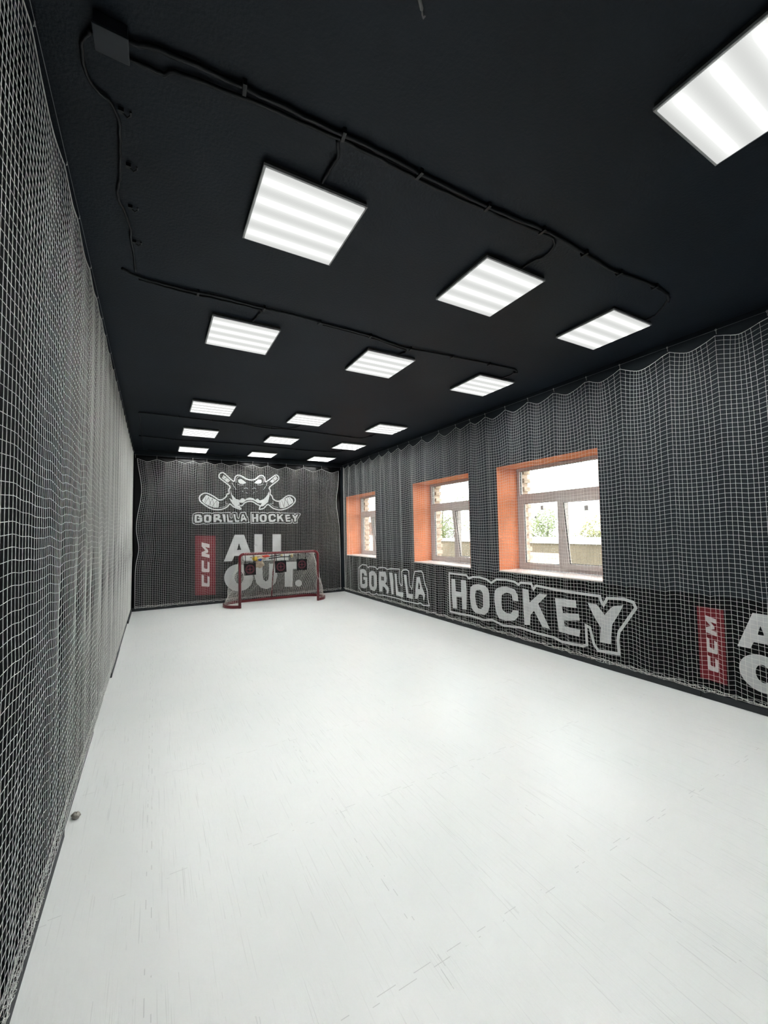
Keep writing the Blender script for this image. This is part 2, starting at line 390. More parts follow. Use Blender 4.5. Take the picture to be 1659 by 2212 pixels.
# ------------------------------------------------------------------ banners and printing
DATA = json.loads("""{"hockey":[["H",[[[5.957,0.796],[5.85,0.799],[5.84,0.584],[5.694,0.586],[5.693,0.801],[5.559,0.804],[5.546,0.595],[5.562,0.301],[5.68,0.292],[5.683,0.5],[5.824,0.491],[5.821,0.277],[5.939,0.271],[5.96,0.544]]]],["O",[[[5.445,0.702],[5.362,0.753],[5.251,0.774],[5.086,0.764],[5.018,0.715],[4.996,0.64],[4.998,0.439],[5.04,0.343],[5.123,0.284],[5.238,0.283],[5.34,0.282],[5.435,0.349],[5.469,0.533]],[[5.307,0.666],[5.205,0.682],[5.163,0.653],[5.148,0.609],[5.15,0.416],[5.201,0.367],[5.268,0.37],[5.314,0.426],[5.335,0.574]]]],["C",[[[4.882,0.665],[4.862,0.718],[4.806,0.762],[4.715,0.789],[4.628,0.803],[4.461,0.779],[4.404,0.703],[4.392,0.608],[4.496,0.602],[4.52,0.689],[4.575,0.707],[4.632,0.707],[4.721,0.663],[4.74,0.542],[4.724,0.437],[4.645,0.396],[4.546,0.402],[4.502,0.462],[4.393,0.473],[4.402,0.385],[4.481,0.309],[4.65,0.275],[4.796,0.285],[4.847,0.352],[4.873,0.457],[4.89,0.565]]]],["K",[[[4.304,0.808],[4.197,0.8],[4.184,0.622],[4.001,0.774],[3.872,0.771],[4.031,0.624],[3.847,0.307],[3.973,0.315],[4.109,0.514],[4.174,0.444],[4.188,0.299],[4.291,0.283],[4.3,0.484]]]],["E",[[[3.749,0.743],[3.434,0.755],[3.428,0.659],[3.645,0.644],[3.632,0.563],[3.401,0.589],[3.389,0.507],[3.621,0.465],[3.614,0.393],[3.387,0.388],[3.404,0.298],[3.703,0.302],[3.728,0.483]]]],["Y",[[[3.269,0.744],[3.149,0.744],[3.056,0.633],[2.965,0.738],[2.938,0.757],[2.822,0.784],[2.866,0.697],[2.965,0.534],[2.993,0.3],[3.129,0.294],[3.11,0.473],[3.192,0.593]]]]],"hockey_line":[[6.018,0.892],[5.544,0.895],[5.485,0.845],[5.384,0.878],[5.213,0.889],[5.05,0.869],[4.947,0.824],[4.83,0.89],[4.623,0.903],[4.456,0.89],[4.382,0.856],[4.335,0.89],[4.142,0.896],[4.108,0.82],[4.057,0.875],[3.722,0.855],[3.409,0.851],[3.108,0.851],[3.089,0.786],[3.063,0.748],[3.012,0.839],[2.819,0.856],[2.709,0.835],[2.681,0.774],[2.798,0.598],[2.885,0.469],[2.906,0.368],[2.896,0.21],[2.98,0.202],[3.155,0.187],[3.207,0.251],[3.254,0.445],[3.306,0.461],[3.302,0.221],[3.36,0.195],[3.666,0.178],[3.795,0.209],[4.074,0.207],[4.377,0.226],[4.712,0.193],[4.95,0.236],[5.143,0.201],[5.465,0.214],[5.779,0.198],[6.015,0.196],[6.021,0.537]],"gorilla":[["G",[[[9.739,0.682],[9.634,0.706],[9.489,0.707],[9.41,0.675],[9.377,0.646],[9.352,0.552],[9.495,0.546],[9.536,0.607],[9.638,0.605],[9.635,0.444],[9.634,0.327],[9.532,0.325],[9.468,0.351],[9.47,0.434],[9.571,0.437],[9.568,0.508],[9.339,0.516],[9.333,0.308],[9.392,0.251],[9.536,0.215],[9.712,0.215],[9.753,0.315]]]],["O",[[[9.237,0.638],[9.167,0.677],[9.072,0.701],[8.927,0.687],[8.863,0.644],[8.826,0.604],[8.828,0.362],[8.877,0.278],[8.958,0.211],[9.171,0.226],[9.236,0.318]],[[9.103,0.587],[8.983,0.593],[8.979,0.346],[9.02,0.305],[9.086,0.322],[9.124,0.38]]]],["R",[[[8.707,0.717],[8.388,0.73],[8.335,0.589],[8.35,0.506],[8.411,0.454],[8.261,0.377],[8.252,0.309],[8.278,0.243],[8.372,0.228],[8.358,0.297],[8.438,0.357],[8.546,0.381],[8.576,0.247],[8.713,0.237],[8.728,0.493]],[[8.599,0.606],[8.477,0.605],[8.48,0.517],[8.603,0.511]]]],["I",[[[8.224,0.731],[8.076,0.732],[8.038,0.56],[8.039,0.25],[8.129,0.245],[8.158,0.377],[8.196,0.567]]]],["L",[[[7.976,0.728],[7.899,0.727],[7.876,0.509],[7.839,0.336],[7.619,0.346],[7.633,0.236],[7.929,0.247],[7.954,0.456]]]],["L",[[[7.593,0.735],[7.482,0.737],[7.459,0.552],[7.418,0.344],[7.243,0.361],[7.257,0.25],[7.491,0.255],[7.533,0.459]]]],["A",[[[7.097,0.723],[6.977,0.734],[6.945,0.636],[6.896,0.52],[6.805,0.401],[6.836,0.282],[6.87,0.292],[6.885,0.371],[6.955,0.387],[7.028,0.372],[7.078,0.279],[7.171,0.272],[7.145,0.461],[7.121,0.587]],[[7.027,0.638],[6.975,0.562],[6.987,0.489],[7.06,0.486]]]]],"gorilla_line":[[9.828,0.729],[9.615,0.821],[9.37,0.824],[9.288,0.76],[9.218,0.796],[8.909,0.807],[8.794,0.758],[8.729,0.799],[8.554,0.823],[8.409,0.822],[8.315,0.793],[8.129,0.822],[7.766,0.839],[7.783,0.673],[7.778,0.541],[7.717,0.482],[7.664,0.498],[7.66,0.607],[7.684,0.78],[7.61,0.834],[7.477,0.849],[7.389,0.824],[7.376,0.645],[7.362,0.52],[7.287,0.455],[7.266,0.488],[7.209,0.723],[7.158,0.837],[6.918,0.86],[6.866,0.824],[6.804,0.62],[6.723,0.49],[6.713,0.324],[6.667,0.203],[6.875,0.182],[6.98,0.212],[7.072,0.183],[7.375,0.176],[7.575,0.169],[7.76,0.181],[7.997,0.183],[8.246,0.178],[8.53,0.171],[8.78,0.145],[8.855,0.171],[8.934,0.137],[9.121,0.12],[9.256,0.159],[9.454,0.116],[9.686,0.12],[9.833,0.188],[9.854,0.449]],"fills":[[[1.857,3.046],[1.923,3.067],[1.99,3.026],[2.056,2.969],[1.97,2.936],[1.895,2.943],[1.857,2.991]],[[2.427,3.069],[2.358,3.076],[2.299,3.029],[2.25,2.977],[2.338,2.954],[2.417,2.973],[2.441,3.019]],[[1.676,2.768],[1.707,2.661],[1.8,2.556],[1.893,2.528],[1.941,2.578],[1.979,2.575],[2.026,2.541],[2.064,2.577],[2.141,2.599],[2.219,2.584],[2.277,2.542],[2.326,2.577],[2.395,2.528],[2.494,2.57],[2.575,2.663],[2.62,2.767],[2.639,2.655],[2.598,2.491],[2.483,2.388],[2.394,2.366],[2.404,2.407],[2.444,2.458],[2.345,2.456],[2.238,2.525],[2.141,2.535],[2.045,2.521],[1.969,2.46],[1.874,2.469],[1.893,2.42],[1.84,2.389],[1.893,2.321],[1.78,2.359],[1.706,2.446],[1.642,2.572],[1.725,2.525],[1.692,2.631]],[[1.113,2.64],[1.184,2.609],[1.254,2.573],[1.361,2.508],[1.409,2.47],[1.388,2.332],[1.289,2.331],[1.166,2.377],[1.061,2.442],[1.018,2.501]],[[3.184,2.643],[3.257,2.565],[3.267,2.492],[3.15,2.406],[3.013,2.336],[2.903,2.341],[2.879,2.496],[3.004,2.57],[3.109,2.625]],[[1.51,3.147],[1.665,3.018],[1.606,2.957],[1.47,3.068]],[[2.802,3.185],[2.853,3.119],[2.714,2.991],[2.648,3.03]]],"head":[[1.745,2.996],[1.783,3.106],[1.858,3.159],[1.952,3.134],[2.066,3.069],[2.182,3.048],[2.28,3.079],[2.378,3.164],[2.458,3.178],[2.517,3.12],[2.547,3.019],[2.781,3.198],[2.853,3.194],[2.888,3.127],[2.842,3.052],[2.637,2.88],[2.66,2.799],[2.656,2.696],[2.7,2.656],[2.736,2.565],[2.858,2.516],[2.962,2.559],[3.089,2.656],[3.195,2.675],[3.301,2.619],[3.321,2.524],[3.213,2.401],[3.044,2.312],[2.877,2.29],[2.714,2.339],[2.593,2.43],[2.493,2.331],[2.374,2.302],[2.394,2.387],[2.316,2.426],[2.218,2.49],[2.122,2.499],[2.016,2.465],[1.95,2.391],[1.865,2.376],[1.915,2.321],[1.893,2.298],[1.743,2.359],[1.66,2.426],[1.596,2.357],[1.487,2.298],[1.343,2.283],[1.201,2.315],[1.044,2.423],[0.971,2.501],[0.966,2.595],[1.044,2.669],[1.148,2.675],[1.29,2.602],[1.397,2.528],[1.487,2.539],[1.569,2.609],[1.593,2.672],[1.637,2.689],[1.633,2.786],[1.661,2.865],[1.506,2.995],[1.41,3.078],[1.415,3.156],[1.461,3.197],[1.524,3.191]],"thin":[[[1.81,2.969],[1.816,3.078],[1.876,3.126],[1.952,3.104],[2.066,3.049]],[[2.487,2.996],[2.487,3.098],[2.428,3.14],[2.349,3.102],[2.24,3.043]],[[1.842,2.935],[1.895,2.907],[1.98,2.916]],[[2.477,2.959],[2.407,2.926],[2.328,2.929]],[[1.989,2.821],[2.056,2.843],[2.108,2.809]],[[2.197,2.824],[2.249,2.85],[2.298,2.824]],[[1.957,2.761],[1.974,2.734]],[[2.036,2.735],[2.078,2.705]],[[2.321,2.764],[2.307,2.743]],[[2.21,2.708],[2.258,2.736]],[[1.708,2.965],[1.745,2.888],[1.81,2.792]],[[2.577,3.0],[2.556,2.918],[2.482,2.813]],[[1.56,2.492],[1.56,2.434],[1.611,2.445]],[[2.725,2.514],[2.731,2.448],[2.67,2.461]],[[1.415,2.332],[1.523,2.356],[1.605,2.415]],[[2.868,2.347],[2.755,2.371],[2.644,2.451]]],"dark":[[[1.105,2.579],[1.079,2.465]],[[1.166,2.58],[1.079,2.427]],[[1.166,2.58],[1.219,2.391]],[[1.254,2.554],[1.166,2.371]],[[1.254,2.554],[1.289,2.354]],[[1.352,2.508],[1.245,2.353]],[[1.352,2.489],[1.361,2.335]],[[3.152,2.626],[3.225,2.502]],[[3.109,2.614],[3.129,2.406]],[[3.046,2.582],[3.15,2.417]],[[3.046,2.582],[3.013,2.353]],[[2.952,2.538],[3.023,2.353]],[[2.91,2.507],[2.919,2.352]],[[1.524,3.123],[1.488,3.063]],[[1.57,3.086],[1.533,3.026]],[[1.606,3.058],[1.524,3.055]],[[1.634,3.03],[1.597,2.98]],[[2.781,3.163],[2.822,3.103]],[[2.74,3.13],[2.77,3.053]],[[2.699,3.087],[2.78,3.07]]],"allout":[["A",[[[1.511,1.006],[1.768,1.66],[1.994,1.655],[2.225,0.987],[1.991,1.0],[1.96,1.128],[1.761,1.132],[1.706,1.004]],[[1.871,1.444],[1.822,1.277],[1.922,1.279]]]],["L",[[[2.248,1.662],[2.449,1.658],[2.446,1.156],[2.677,1.145],[2.676,0.971],[2.245,0.994]]]],["L",[[[2.709,1.653],[2.931,1.648],[2.927,1.14],[3.13,1.131],[3.128,0.953],[2.704,0.975]]]],["O",[[[2.211,0.562],[2.202,0.486],[2.175,0.417],[2.132,0.355],[2.076,0.306],[2.009,0.272],[1.935,0.254],[1.858,0.252],[1.782,0.267],[1.71,0.298],[1.645,0.343],[1.592,0.4],[1.552,0.466],[1.527,0.538],[1.519,0.612],[1.528,0.685],[1.553,0.753],[1.593,0.814],[1.646,0.863],[1.711,0.899],[1.784,0.92],[1.86,0.924],[1.938,0.911],[2.012,0.882],[2.078,0.837],[2.134,0.78],[2.176,0.712],[2.202,0.638]],[[1.979,0.584],[1.976,0.549],[1.968,0.516],[1.955,0.487],[1.938,0.463],[1.918,0.446],[1.895,0.436],[1.871,0.434],[1.847,0.44],[1.825,0.453],[1.804,0.474],[1.788,0.5],[1.775,0.531],[1.767,0.564],[1.765,0.6],[1.767,0.634],[1.775,0.667],[1.788,0.696],[1.805,0.72],[1.825,0.738],[1.848,0.748],[1.872,0.75],[1.896,0.745],[1.919,0.731],[1.939,0.711],[1.956,0.685],[1.969,0.654],[1.977,0.62]]]],["U",[[[2.248,0.916],[2.448,0.905],[2.446,0.591],[2.473,0.487],[2.528,0.446],[2.587,0.479],[2.612,0.579],[2.614,0.896],[2.826,0.884],[2.823,0.564],[2.779,0.399],[2.675,0.286],[2.545,0.246],[2.408,0.29],[2.291,0.418],[2.247,0.587]]]],["T",[[[2.858,0.92],[3.458,0.907],[3.456,0.713],[3.24,0.717],[3.229,0.252],[3.016,0.263],[3.019,0.717],[2.857,0.716]]]],["dot",[[[3.488,0.324],[3.482,0.294],[3.465,0.268],[3.44,0.251],[3.409,0.243],[3.377,0.245],[3.347,0.258],[3.322,0.28],[3.306,0.308],[3.301,0.338],[3.307,0.368],[3.323,0.393],[3.348,0.411],[3.379,0.42],[3.411,0.417],[3.442,0.404],[3.467,0.382],[3.483,0.354]]]]]}""")
WRK = np.random.RandomState(5)
KX = [(WRK.uniform(2, 16), WRK.uniform(2, 14), WRK.uniform(0, 6.28)) for _ in range(14)]
def wrinkle(x, z):
    """folds in the vinyl: strong near its top edge and its right side, nearly flat across the print"""
    n = sum(math.sin(a*x*1.3+b_*z+p+1.2*math.sin(.9*a*z)) for a, b_, p in KX)/14
    e = sum(abs(math.sin(a*x+b_*z*.6+p)) for a, b_, p in KX[:6])/6
    wt = math.exp(-((z-3.45)/.22)**2)*.9+math.exp(-((x-4.35)/.32)**2)*.8*(1 if z > .6 else .4)+math.exp(-((x+.2)/.3)**2)*.4+.05
    return wt*(n*.034+e*.018)
bn = empty('wall_banner', (2.1, YB-.02, .07)); bn.location = (0, 0, 0)
tag(bn, 'shiny black vinyl banner with white logo and slogan covering the back wall', 'banner')
nx, nz_ = 150, 110; v = []; fc = []
for j in range(nz_+1):
    for i in range(nx+1):
        x = XL+.06+(XR-.10-XL-.06)*i/nx; z = .06+(3.50-.06)*j/nz_
        v.append((x, YB-.010-abs(wrinkle(x, z)), z))
o0 = len(v)
for j in range(nz_):
    for i in range(nx):
        q = j*(nx+1)+i; fc.append((q, q+1, q+nx+2, q+nx+1))
v2 = [(p[0], YB-.004, p[2]) for p in v]
per = [i for i in range(nx+1)]+[j*(nx+1)+nx for j in range(1, nz_+1)]+[nz_*(nx+1)+i for i in range(nx-1, -1, -1)]+[j*(nx+1) for j in range(nz_-1, 0, -1)]
b = MB(); b.add(v, fc); bb = [v2[i] for i in per]; m_ = len(v); b.v += bb
for k in range(len(per)):
    k2 = (k+1) % len(per); b.f.append((per[k], per[k2], m_+k2, m_+k)); b.m.append(0)
o = b.build('vinyl_sheet', MT['vinyl'], bn, smooth=True)
T = .0015
def back3(u, v_, t): return (u, YB-.0155-t, v_)
def right3(u, v_, t): return (XR-.0062-t, u, v_)
def bbox(lp): return min(p[0] for p in lp), max(p[0] for p in lp), min(p[1] for p in lp), max(p[1] for p in lp)
def remap(lp, A, B):     # from bbox A (y grows leftwards on the right wall) to bbox B on the back wall
    return [(B[0]+(A[1]-p[0])/(A[1]-A[0])*(B[1]-B[0]), B[2]+(p[1]-A[2])/(A[3]-A[2])*(B[3]-B[2])) for p in lp]
for word, B in (('gorilla', (.812, 2.117, 1.925, 2.225)), ('hockey', (2.165, 3.46, 1.93, 2.225))):
    A = bbox(DATA[word+'_line'])
    stroke('word_outline', [remap(DATA[word+'_line'], A, B)], .016, back3, MT['print_back'], bn, T)
    for k, loops in DATA[word]:
        o = prism('letter', [remap(l, A, B) for l in loops], back3, MT['print_back'], bn, T); o['label'] = 'printed letter '+k
lg = stroke('emblem', [[(p.x, p.y) for p in spline(DATA['head'], 3, True)]], .030, back3, MT['print_back'], bn, T); lg['label'] = 'white ape face and crossed sticks emblem'
for ln in DATA['thin']: stroke('emblem_line', [ln], .009, back3, MT['print_back'], lg, T, closed=False)
for lp in DATA['fills']: prism('emblem_fill', [lp], back3, MT['print_back'], lg, T)
def back3b(u, v_, t): return (u, YB-.0175-t, v_)
for ln in DATA['dark']: stroke('emblem_tape_line', [ln], .008, back3b, MT['black_print'], lg, .0006, closed=False)
C_ = [(.10, 1), (1.0, 1), (.94, .72), (.40, .72), (.34, .62), (.28, .36), (.32, .28), (.86, .28), (.80, 0), (.10, 0), (0, .10), (.06, .80)]
M_ = [(0, 0), (.17, 1), (.48, 1), (.60, .52), (.92, 1), (1.24, 1), (1.07, 0), (.78, 0), (.87, .56), (.60, .18), (.44, .18), (.36, .56), (.27, 0)]
def slogan(parent, conv, pm, to3, to3b, red):
    prism('red_panel', [[conv(.870, .245), conv(1.322, .215), conv(1.322, 1.648), conv(.870, 1.655)]], to3, red, parent, T)['label'] = 'red panel with white letters'
    for nm, G, z0, ln in (('C', C_, .40, .30), ('C', C_, .745, .30), ('M', M_, 1.09, .31)):
        prism('letter', [[conv(1.190-q*.178, z0+p*ln+.02) for p, q in G]], to3b, pm, parent, .0008)['label'] = 'printed letter '+nm
    for k, loops in DATA['allout']:
        prism('full_stop' if k == 'dot' else 'letter', [[conv(*p) for p in l] for l in loops], to3, pm, parent, T)['label'] = 'printed full stop' if k == 'dot' else 'printed letter '+k
slogan(bn, lambda x, z: (x, z), MT['print_back'], back3, back3b, MT['red_print'])

rb = empty('wall_banner', (0, 0, 0)); tag(rb, 'matt black printed banner along the wall under the windows', 'banner')
o = MB().box((XR-.006, YF+.3, .066), (XR-.0008, YB-.05, 1.005)).build('banner_sheet', MT['vinyl_matte'], rb)
for word, ww in (('gorilla', .026), ('hockey', .034)):
    stroke('word_outline', [DATA[word+'_line']], ww, right3, MT['print'], rb, T)
    for k, loops in DATA[word]:
        prism('letter', loops, right3, MT['print'], rb, T)['label'] = 'printed letter '+k
def right3b(u, v_, t): return (XR-.0082-t, u, v_)
slogan(rb, lambda x, z: (2.083-(x-.870)*.488, .195+(z-.26)*.497), MT['print'], right3, right3b, MT['red_print'])

# ------------------------------------------------------------------ nets
def strand_mesh(G, r):
    """G[i, j] node positions: every row and every column of the net as a round strand (four sided)"""
    def tubes(A):                                   # A: n strands x m nodes x 3
        n, m, _ = A.shape
        t = np.empty_like(A); t[:, 1:-1] = A[:, 2:]-A[:, :-2]; t[:, 0] = A[:, 1]-A[:, 0]; t[:, -1] = A[:, -1]-A[:, -2]
        t /= np.maximum(np.linalg.norm(t, axis=2, keepdims=True), 1e-9)
        up_ = np.where(np.abs(t[..., 2:3]) > .8, np.array([1., .1, 0]), np.array([0, .05, 1.]))
        a = np.cross(t, up_); a /= np.maximum(np.linalg.norm(a, axis=2, keepdims=True), 1e-9); b = np.cross(a, t)
        ring = np.stack([A+a*r, A+b*r, A-a*r, A-b*r], axis=2)          # n m 4 3
        V = ring.reshape(-1, 3)
        idx = np.arange(n*m*4).reshape(n, m, 4)
        q = np.stack([idx[:, :-1, :], np.roll(idx, -1, 2)[:, :-1, :], np.roll(idx, -1, 2)[:, 1:, :], idx[:, 1:, :]], axis=-1)
        return V, q.reshape(-1, 4)
    V1, F1 = tubes(G); V2, F2 = tubes(np.swapaxes(G, 0, 1))
    return np.vstack([V1, V2]), np.vstack([F1, F2+len(V1)])
def np_mesh(name, V, F, m, parent=None):
    me = bpy.data.meshes.new(name)
    me.vertices.add(len(V)); me.vertices.foreach_set('co', V.astype(np.float32).ravel())
    me.loops.add(F.size); me.loops.foreach_set('vertex_index', F.astype(np.int32).ravel())
    me.polygons.add(len(F)); me.polygons.foreach_set('loop_start', np.arange(0, F.size, 4, dtype=np.int32))
    me.polygons.foreach_set('use_smooth', np.ones(len(F), dtype=bool))
    me.materials.append(m); me.update(calc_edges=True); me.validate()
    return link(bpy.data.objects.new(name, me), parent)
def smooth_noise(x, seed, f=(.7, 1.7, 3.3, 6.1), amp=(1, .6, .35, .2)):
    r = np.random.RandomState(seed); y = 0
    for a, b_ in zip(f, amp): y = y+b_*np.sin(x*a*2*PI*r.uniform(.8, 1.2)+r.uniform(0, 6.28))
    return y/sum(amp)
def net(name, label, s0, s1, peaks, zp, cell, place, off, seed, sag=.07, low=None, fold=.035, zb=.075, r=.0013, gather=.014, sidesag=None, cords=(), wav=.010, footd=(.024, .010, .02), cv=None, pinf=.75):
    """place(s, z, d): s along the wall, z up, d distance from the wall"""
    s = np.arange(s0, s1, cell); n = len(s); s = s+smooth_noise(s, seed+5)*min(.03, fold)
    pk = np.array(sorted(peaks)); k = np.clip(np.searchsorted(pk, s)-1, 0, len(pk)-2)
    u = np.clip((s-pk[k])/(pk[k+1]-pk[k]), 0, 1)
    w_ = (pk[k+1]-pk[k])/.42
    sg = sag*w_*4*u*(1-u)
    rows = np.arange(0, zp-.02-zb, cv or cell*.985); z = zp-rows[:, None]-.0*s[None, :]
    mrows = len(rows); T_ = rows[:, None]
    sgm = sg-np.mean(sg)
    Z = zp-T_*(1-(np.mean(sg))/(zp-zb)*0)-np.exp(-T_/.75)*sg[None, :]-(1-np.exp(-T_/.75))*np.mean(sg)*.6
    Z += wav*smooth_noise(s, seed+1)[None, :]*np.minimum(T_/.5, 1)
    S = s[None, :]+0*T_
    # strands lean towards the hooks near the top
    S = S-np.exp(-T_/.35)*.030*np.sin(2*PI*u)[None, :]*-1
    ph = smooth_noise(s, seed+2)
    d = off(s)[None, :]+0*T_ if callable(off) else off+0*S
    f1 = fold*(np.sin(PI*u)**1.3)[None, :]*np.exp(-T_/2.2)
    f2 = fold*.8*ph[None, :]*np.minimum(T_/.9, 1)*(1-.45*np.minimum(T_/3.4, 1))
    f3 = fold*.35*smooth_noise(s*2.3, seed+3)[None, :]*np.minimum(T_/.5, 1)
    D = d+f1+f2+f3
    if low is not None:
        zl, pts, dep = low; pts = np.array(pts)
        j = np.argmin(np.abs(s[:, None]-pts[None, :]), axis=1); ds = s-pts[j]
        g1 = np.exp(-np.abs(ds)/.05)[None, :]*np.exp(-np.abs(Z-zl)/.16)
        Z = Z-dep*g1
        pin = np.exp(-np.abs(Z-zl)/.30)
        bul = (1-np.exp(-np.abs(ds)/.12))[None, :]
        D = D*(1-pin*pinf*np.exp(-np.abs(ds)/.10)[None, :])+pin*bul*.012
        # below the pins the net hangs in loose folds
        D += np.clip((zl-Z)/.6, 0, 1)*fold*.55*smooth_noise(s*3.1, seed+7)[None, :]
        Z += np.clip((zl-Z)/.7, 0, 1)*.020*smooth_noise(s*1.9, seed+8)[None, :]
    D = np.maximum(D, .010)
    # bunched foot
    ex = 5; foot = []
    zb_ = Z[-1]
    for e in range(ex):
        zz = zb+.012*e+gather*RNG.uniform(-1, 1, n)*.6+.9*footd[2]*smooth_noise(s*4, seed+20+e)
        dd = np.maximum(footd[0]+footd[1]*e+gather*RNG.uniform(-1, 1, n)+footd[2]*smooth_noise(s*3, seed+30+e), min(.018, footd[0]))
        foot.append((s+RNG.uniform(-.010, .010, n), np.maximum(zz, .008), dd))
    S = np.vstack([S]+[q[0][None] for q in foot]); Z = np.vstack([np.maximum(Z, zb+.01)]+[q[1][None] for q in foot]); D = np.vstack([D]+[q[2][None] for q in foot])
    if sidesag is not None: S = sidesag(S, Z)
    G = place(S, Z, D)
    V, F = strand_mesh(G, r)
    e_ = empty(name, (0, 0, 0)); tag(e_, label, 'net')
    np_mesh('mesh', V, F, MT['twine'], e_)
    top = G[0]
    MB().tube([Vector(p) for p in top], .0032, 5).build('edge_cord', MT['rope'], e_, smooth=True)
    for c_ in cords: MB().tube([Vector(p) for p in G[:, c_]], .005, 5).build('edge_cord', MT['rope'], e_, smooth=True)
    return e_, pk
def tie(parent, p, q):
    b = MB(); mid = (Vector(p)+Vector(q))/2
    b.tube([p, q], .0016, 5)
    ring = [Vector(q)+Vector((0, math.cos(a)*.007, math.sin(a)*.009)) for a in [2*PI*k/8 for k in range(8)]]
    b.tube(ring, .0014, 5, closed=True)
    return b.build('tie', MT['rope'], parent)

PR = [-1.2, -.75, -.3, .15, .60, 1.02, 1.408, 1.786, 2.214, 2.72, 3.142, 3.62, 4.06, 4.50, 4.934, 5.31, 5.687, 6.185, 6.753, 7.226, 7.679, 8.099, 8.554, 9.062, 9.523, 9.95, 10.33, 10.68]
LR = [i*.41+.32 for i in range(-3, 26)]
nr, _ = net('safety_net', 'white square-mesh safety net hanging in scallops before the window wall', -1.2, 10.70, PR, 3.515, .0445,
            lambda S, Z, D: np.stack([XR-.006-D, S, Z], -1), .030, 3, low=(1.035, LR, .030), sag=.095, fold=.046, cords=(-1,))
for y in PR[5:]: tie(nr, (XR-.036, y, 3.52), (XR-.045, y, 3.560))
def left_place(S, Z, D): return np.stack([XL+.013+(Z-.07)/3.5*.029+D, S, Z], -1)
PL = [-1.3, -.9, -.5, -.1, .3, .75, 1.28, 1.832, 2.475, 2.875, 3.387, 3.797, 4.15, 4.492, 4.926, 5.392, 5.80, 6.2, 6.6, 7.0, 7.42, 7.85, 8.27, 8.7, 9.12, 9.55, 9.97, 10.4, 10.66]
LL = [-.6, 2.663, 3.189, 3.601, 3.891, 4.6, 5.233, 5.9, 6.5, 7.1, 7.7, 8.3, 8.9, 9.5, 10.1]
nl, _ = net('safety_net', 'white safety net close to the camera, covering the black left wall', -1.3, 10.66, PL, 3.545, .0400,
            left_place, .034, 40, low=(1.28, LL, .022), fold=.0028, cv=.0425, pinf=.22, zb=.078, gather=.006, sag=.05, wav=.022, r=.00108, footd=(.004, .004, .004))
for y in PL[5:]: tie(nl, (XL+.081, y, 3.548), (XL+.085, y, 3.562))
PB = [-.36, .063, .455, .813, 1.121, 1.45, 1.82, 2.196, 2.58, 3.061, 3.533, 4.053, 4.62]
def backside(S, Z):   # slack side edges
    t = (Z/3.4)
    a = np.clip((-S+.35)/.75, 0, 1); S = S+a*.12*np.exp(-((Z-2.7)/.55)**2)+a*.07*np.exp(-((Z-1.4)/.3)**2)
    c2 = np.clip((S-4.0)/.7, 0, 1); return S-c2*.11*np.exp(-((Z-2.5)/.5)**2)
nb, _ = net('safety_net', 'white safety net in front of the banner on the back wall', -.36, 4.62, PB, 3.425, .0415,
            lambda S, Z, D: np.stack([S, YB-.075-D, Z], -1), .02, 77, low=(.9, [0, 2, 4], .0), fold=.03, sidesag=backside, r=.00105, cords=(0, -1))
for x in PB: tie(nb, (x, YB-.10, 3.43), (x, YB-.10, 3.500))

# hanging wires, strung wall to wall
for nm, pts, lab in (('wire', [(XR-.045, YF+.02, 3.563), (XR-.045, 4, 3.560), (XR-.045, YB-.01, 3.563)], 'thin wire carrying the net above the windows'),
                     ('wire', [(XL+.086, YF+.02, 3.564), (XL+.086, 4, 3.561), (XL+.086, YB-.01, 3.564)], 'thin wire carrying the left net along the ceiling edge'),
                     ('wire', [(XL+.01, YB-.10, 3.503), (2, YB-.10, 3.499), (XR-.01, YB-.10, 3.503)], 'thin wire carrying the net at the back wall')):
    o = MB().tube(spline(pts, 12), .0016, 5).build(nm, MT['wire'], smooth=True); tag(o, lab, 'wire')

# tangled loose twine at the foot of the left net
def curls(y0, y1, n, seed):
    r = random.Random(seed); b = MB(); y = y0
    for k in range(n):
        y = y0+(y1-y0)*k/n; R = r.uniform(.010, .026); p = []
        a0 = r.uniform(0, 6.28); tilt = r.uniform(-.6, .6)
        for j in range(13):
            a = a0+j/12*r.uniform(4.5, 6.5)
            p.append((XL+.030+.016*r.random()+.45*R*math.cos(a)*tilt, y+R*math.cos(a)*.9, max(.058, .070+.8*R*math.sin(a)+.008*r.uniform(-1, 1))))
        b.tube(spline(p, 3), .0011, 5)
    base = [(XL+.040+.005*math.sin(y0*5+q*9), y0+(y1-y0)*q/60, .060+.012*abs(math.sin(q*1.3))) for q in range(61)]
    b.tube(spline(base, 3), .0014, 5)
    return b
o = curls(1.1, 2.5, 48, 3).build('loose_twine', MT['twine'], nl, smooth=True); o['label'] = 'tangled frayed twine at the foot of the net'

# ------------------------------------------------------------------ ceiling lights
def lamp_proto():
    e = empty('ceiling_light', (0, 0, 3.594)); S = .30
    MB().box((-S+.004, -S+.004, .006), (S-.004, S-.004, .0375)).build('housing', MT['house'], e, bevel=.003)
    b = MB(); t = .013
    b.box((-S, -S, 0), (S, -S+t, .014)); b.box((-S, S-t, 0), (S, S, .014)); b.box((-S, -S+t, 0), (-S+t, S-t, .014)); b.box((S-t, -S+t, 0), (S, S-t, .014))
    b.build('rim', MT['frame'], e)
    MB().box((-S+t, -S+t, -.006), (S-t, S-t, .0055)).build('diffuser', MT['diffuser'], e)
    return e
ROWS = [('first', 2.357, (.787, 2.322, 3.81)), ('second', 4.055, (.737, 2.255, 3.811)), ('third', 6.649, (.777, 2.293, 3.817)),
        ('fourth', 8.375, (.759, 2.298, 3.829)), ('farthest', 10.125, (.777, 2.305, 3.833))]
lp = lamp_proto(); first = True
def put(x, y, lab):
    global first
    o = lp if first else copy_tree(lp)
    first = False
    o.location = (x, y, 3.594); tag(o, lab, 'ceiling light', 'square ceiling light panels')
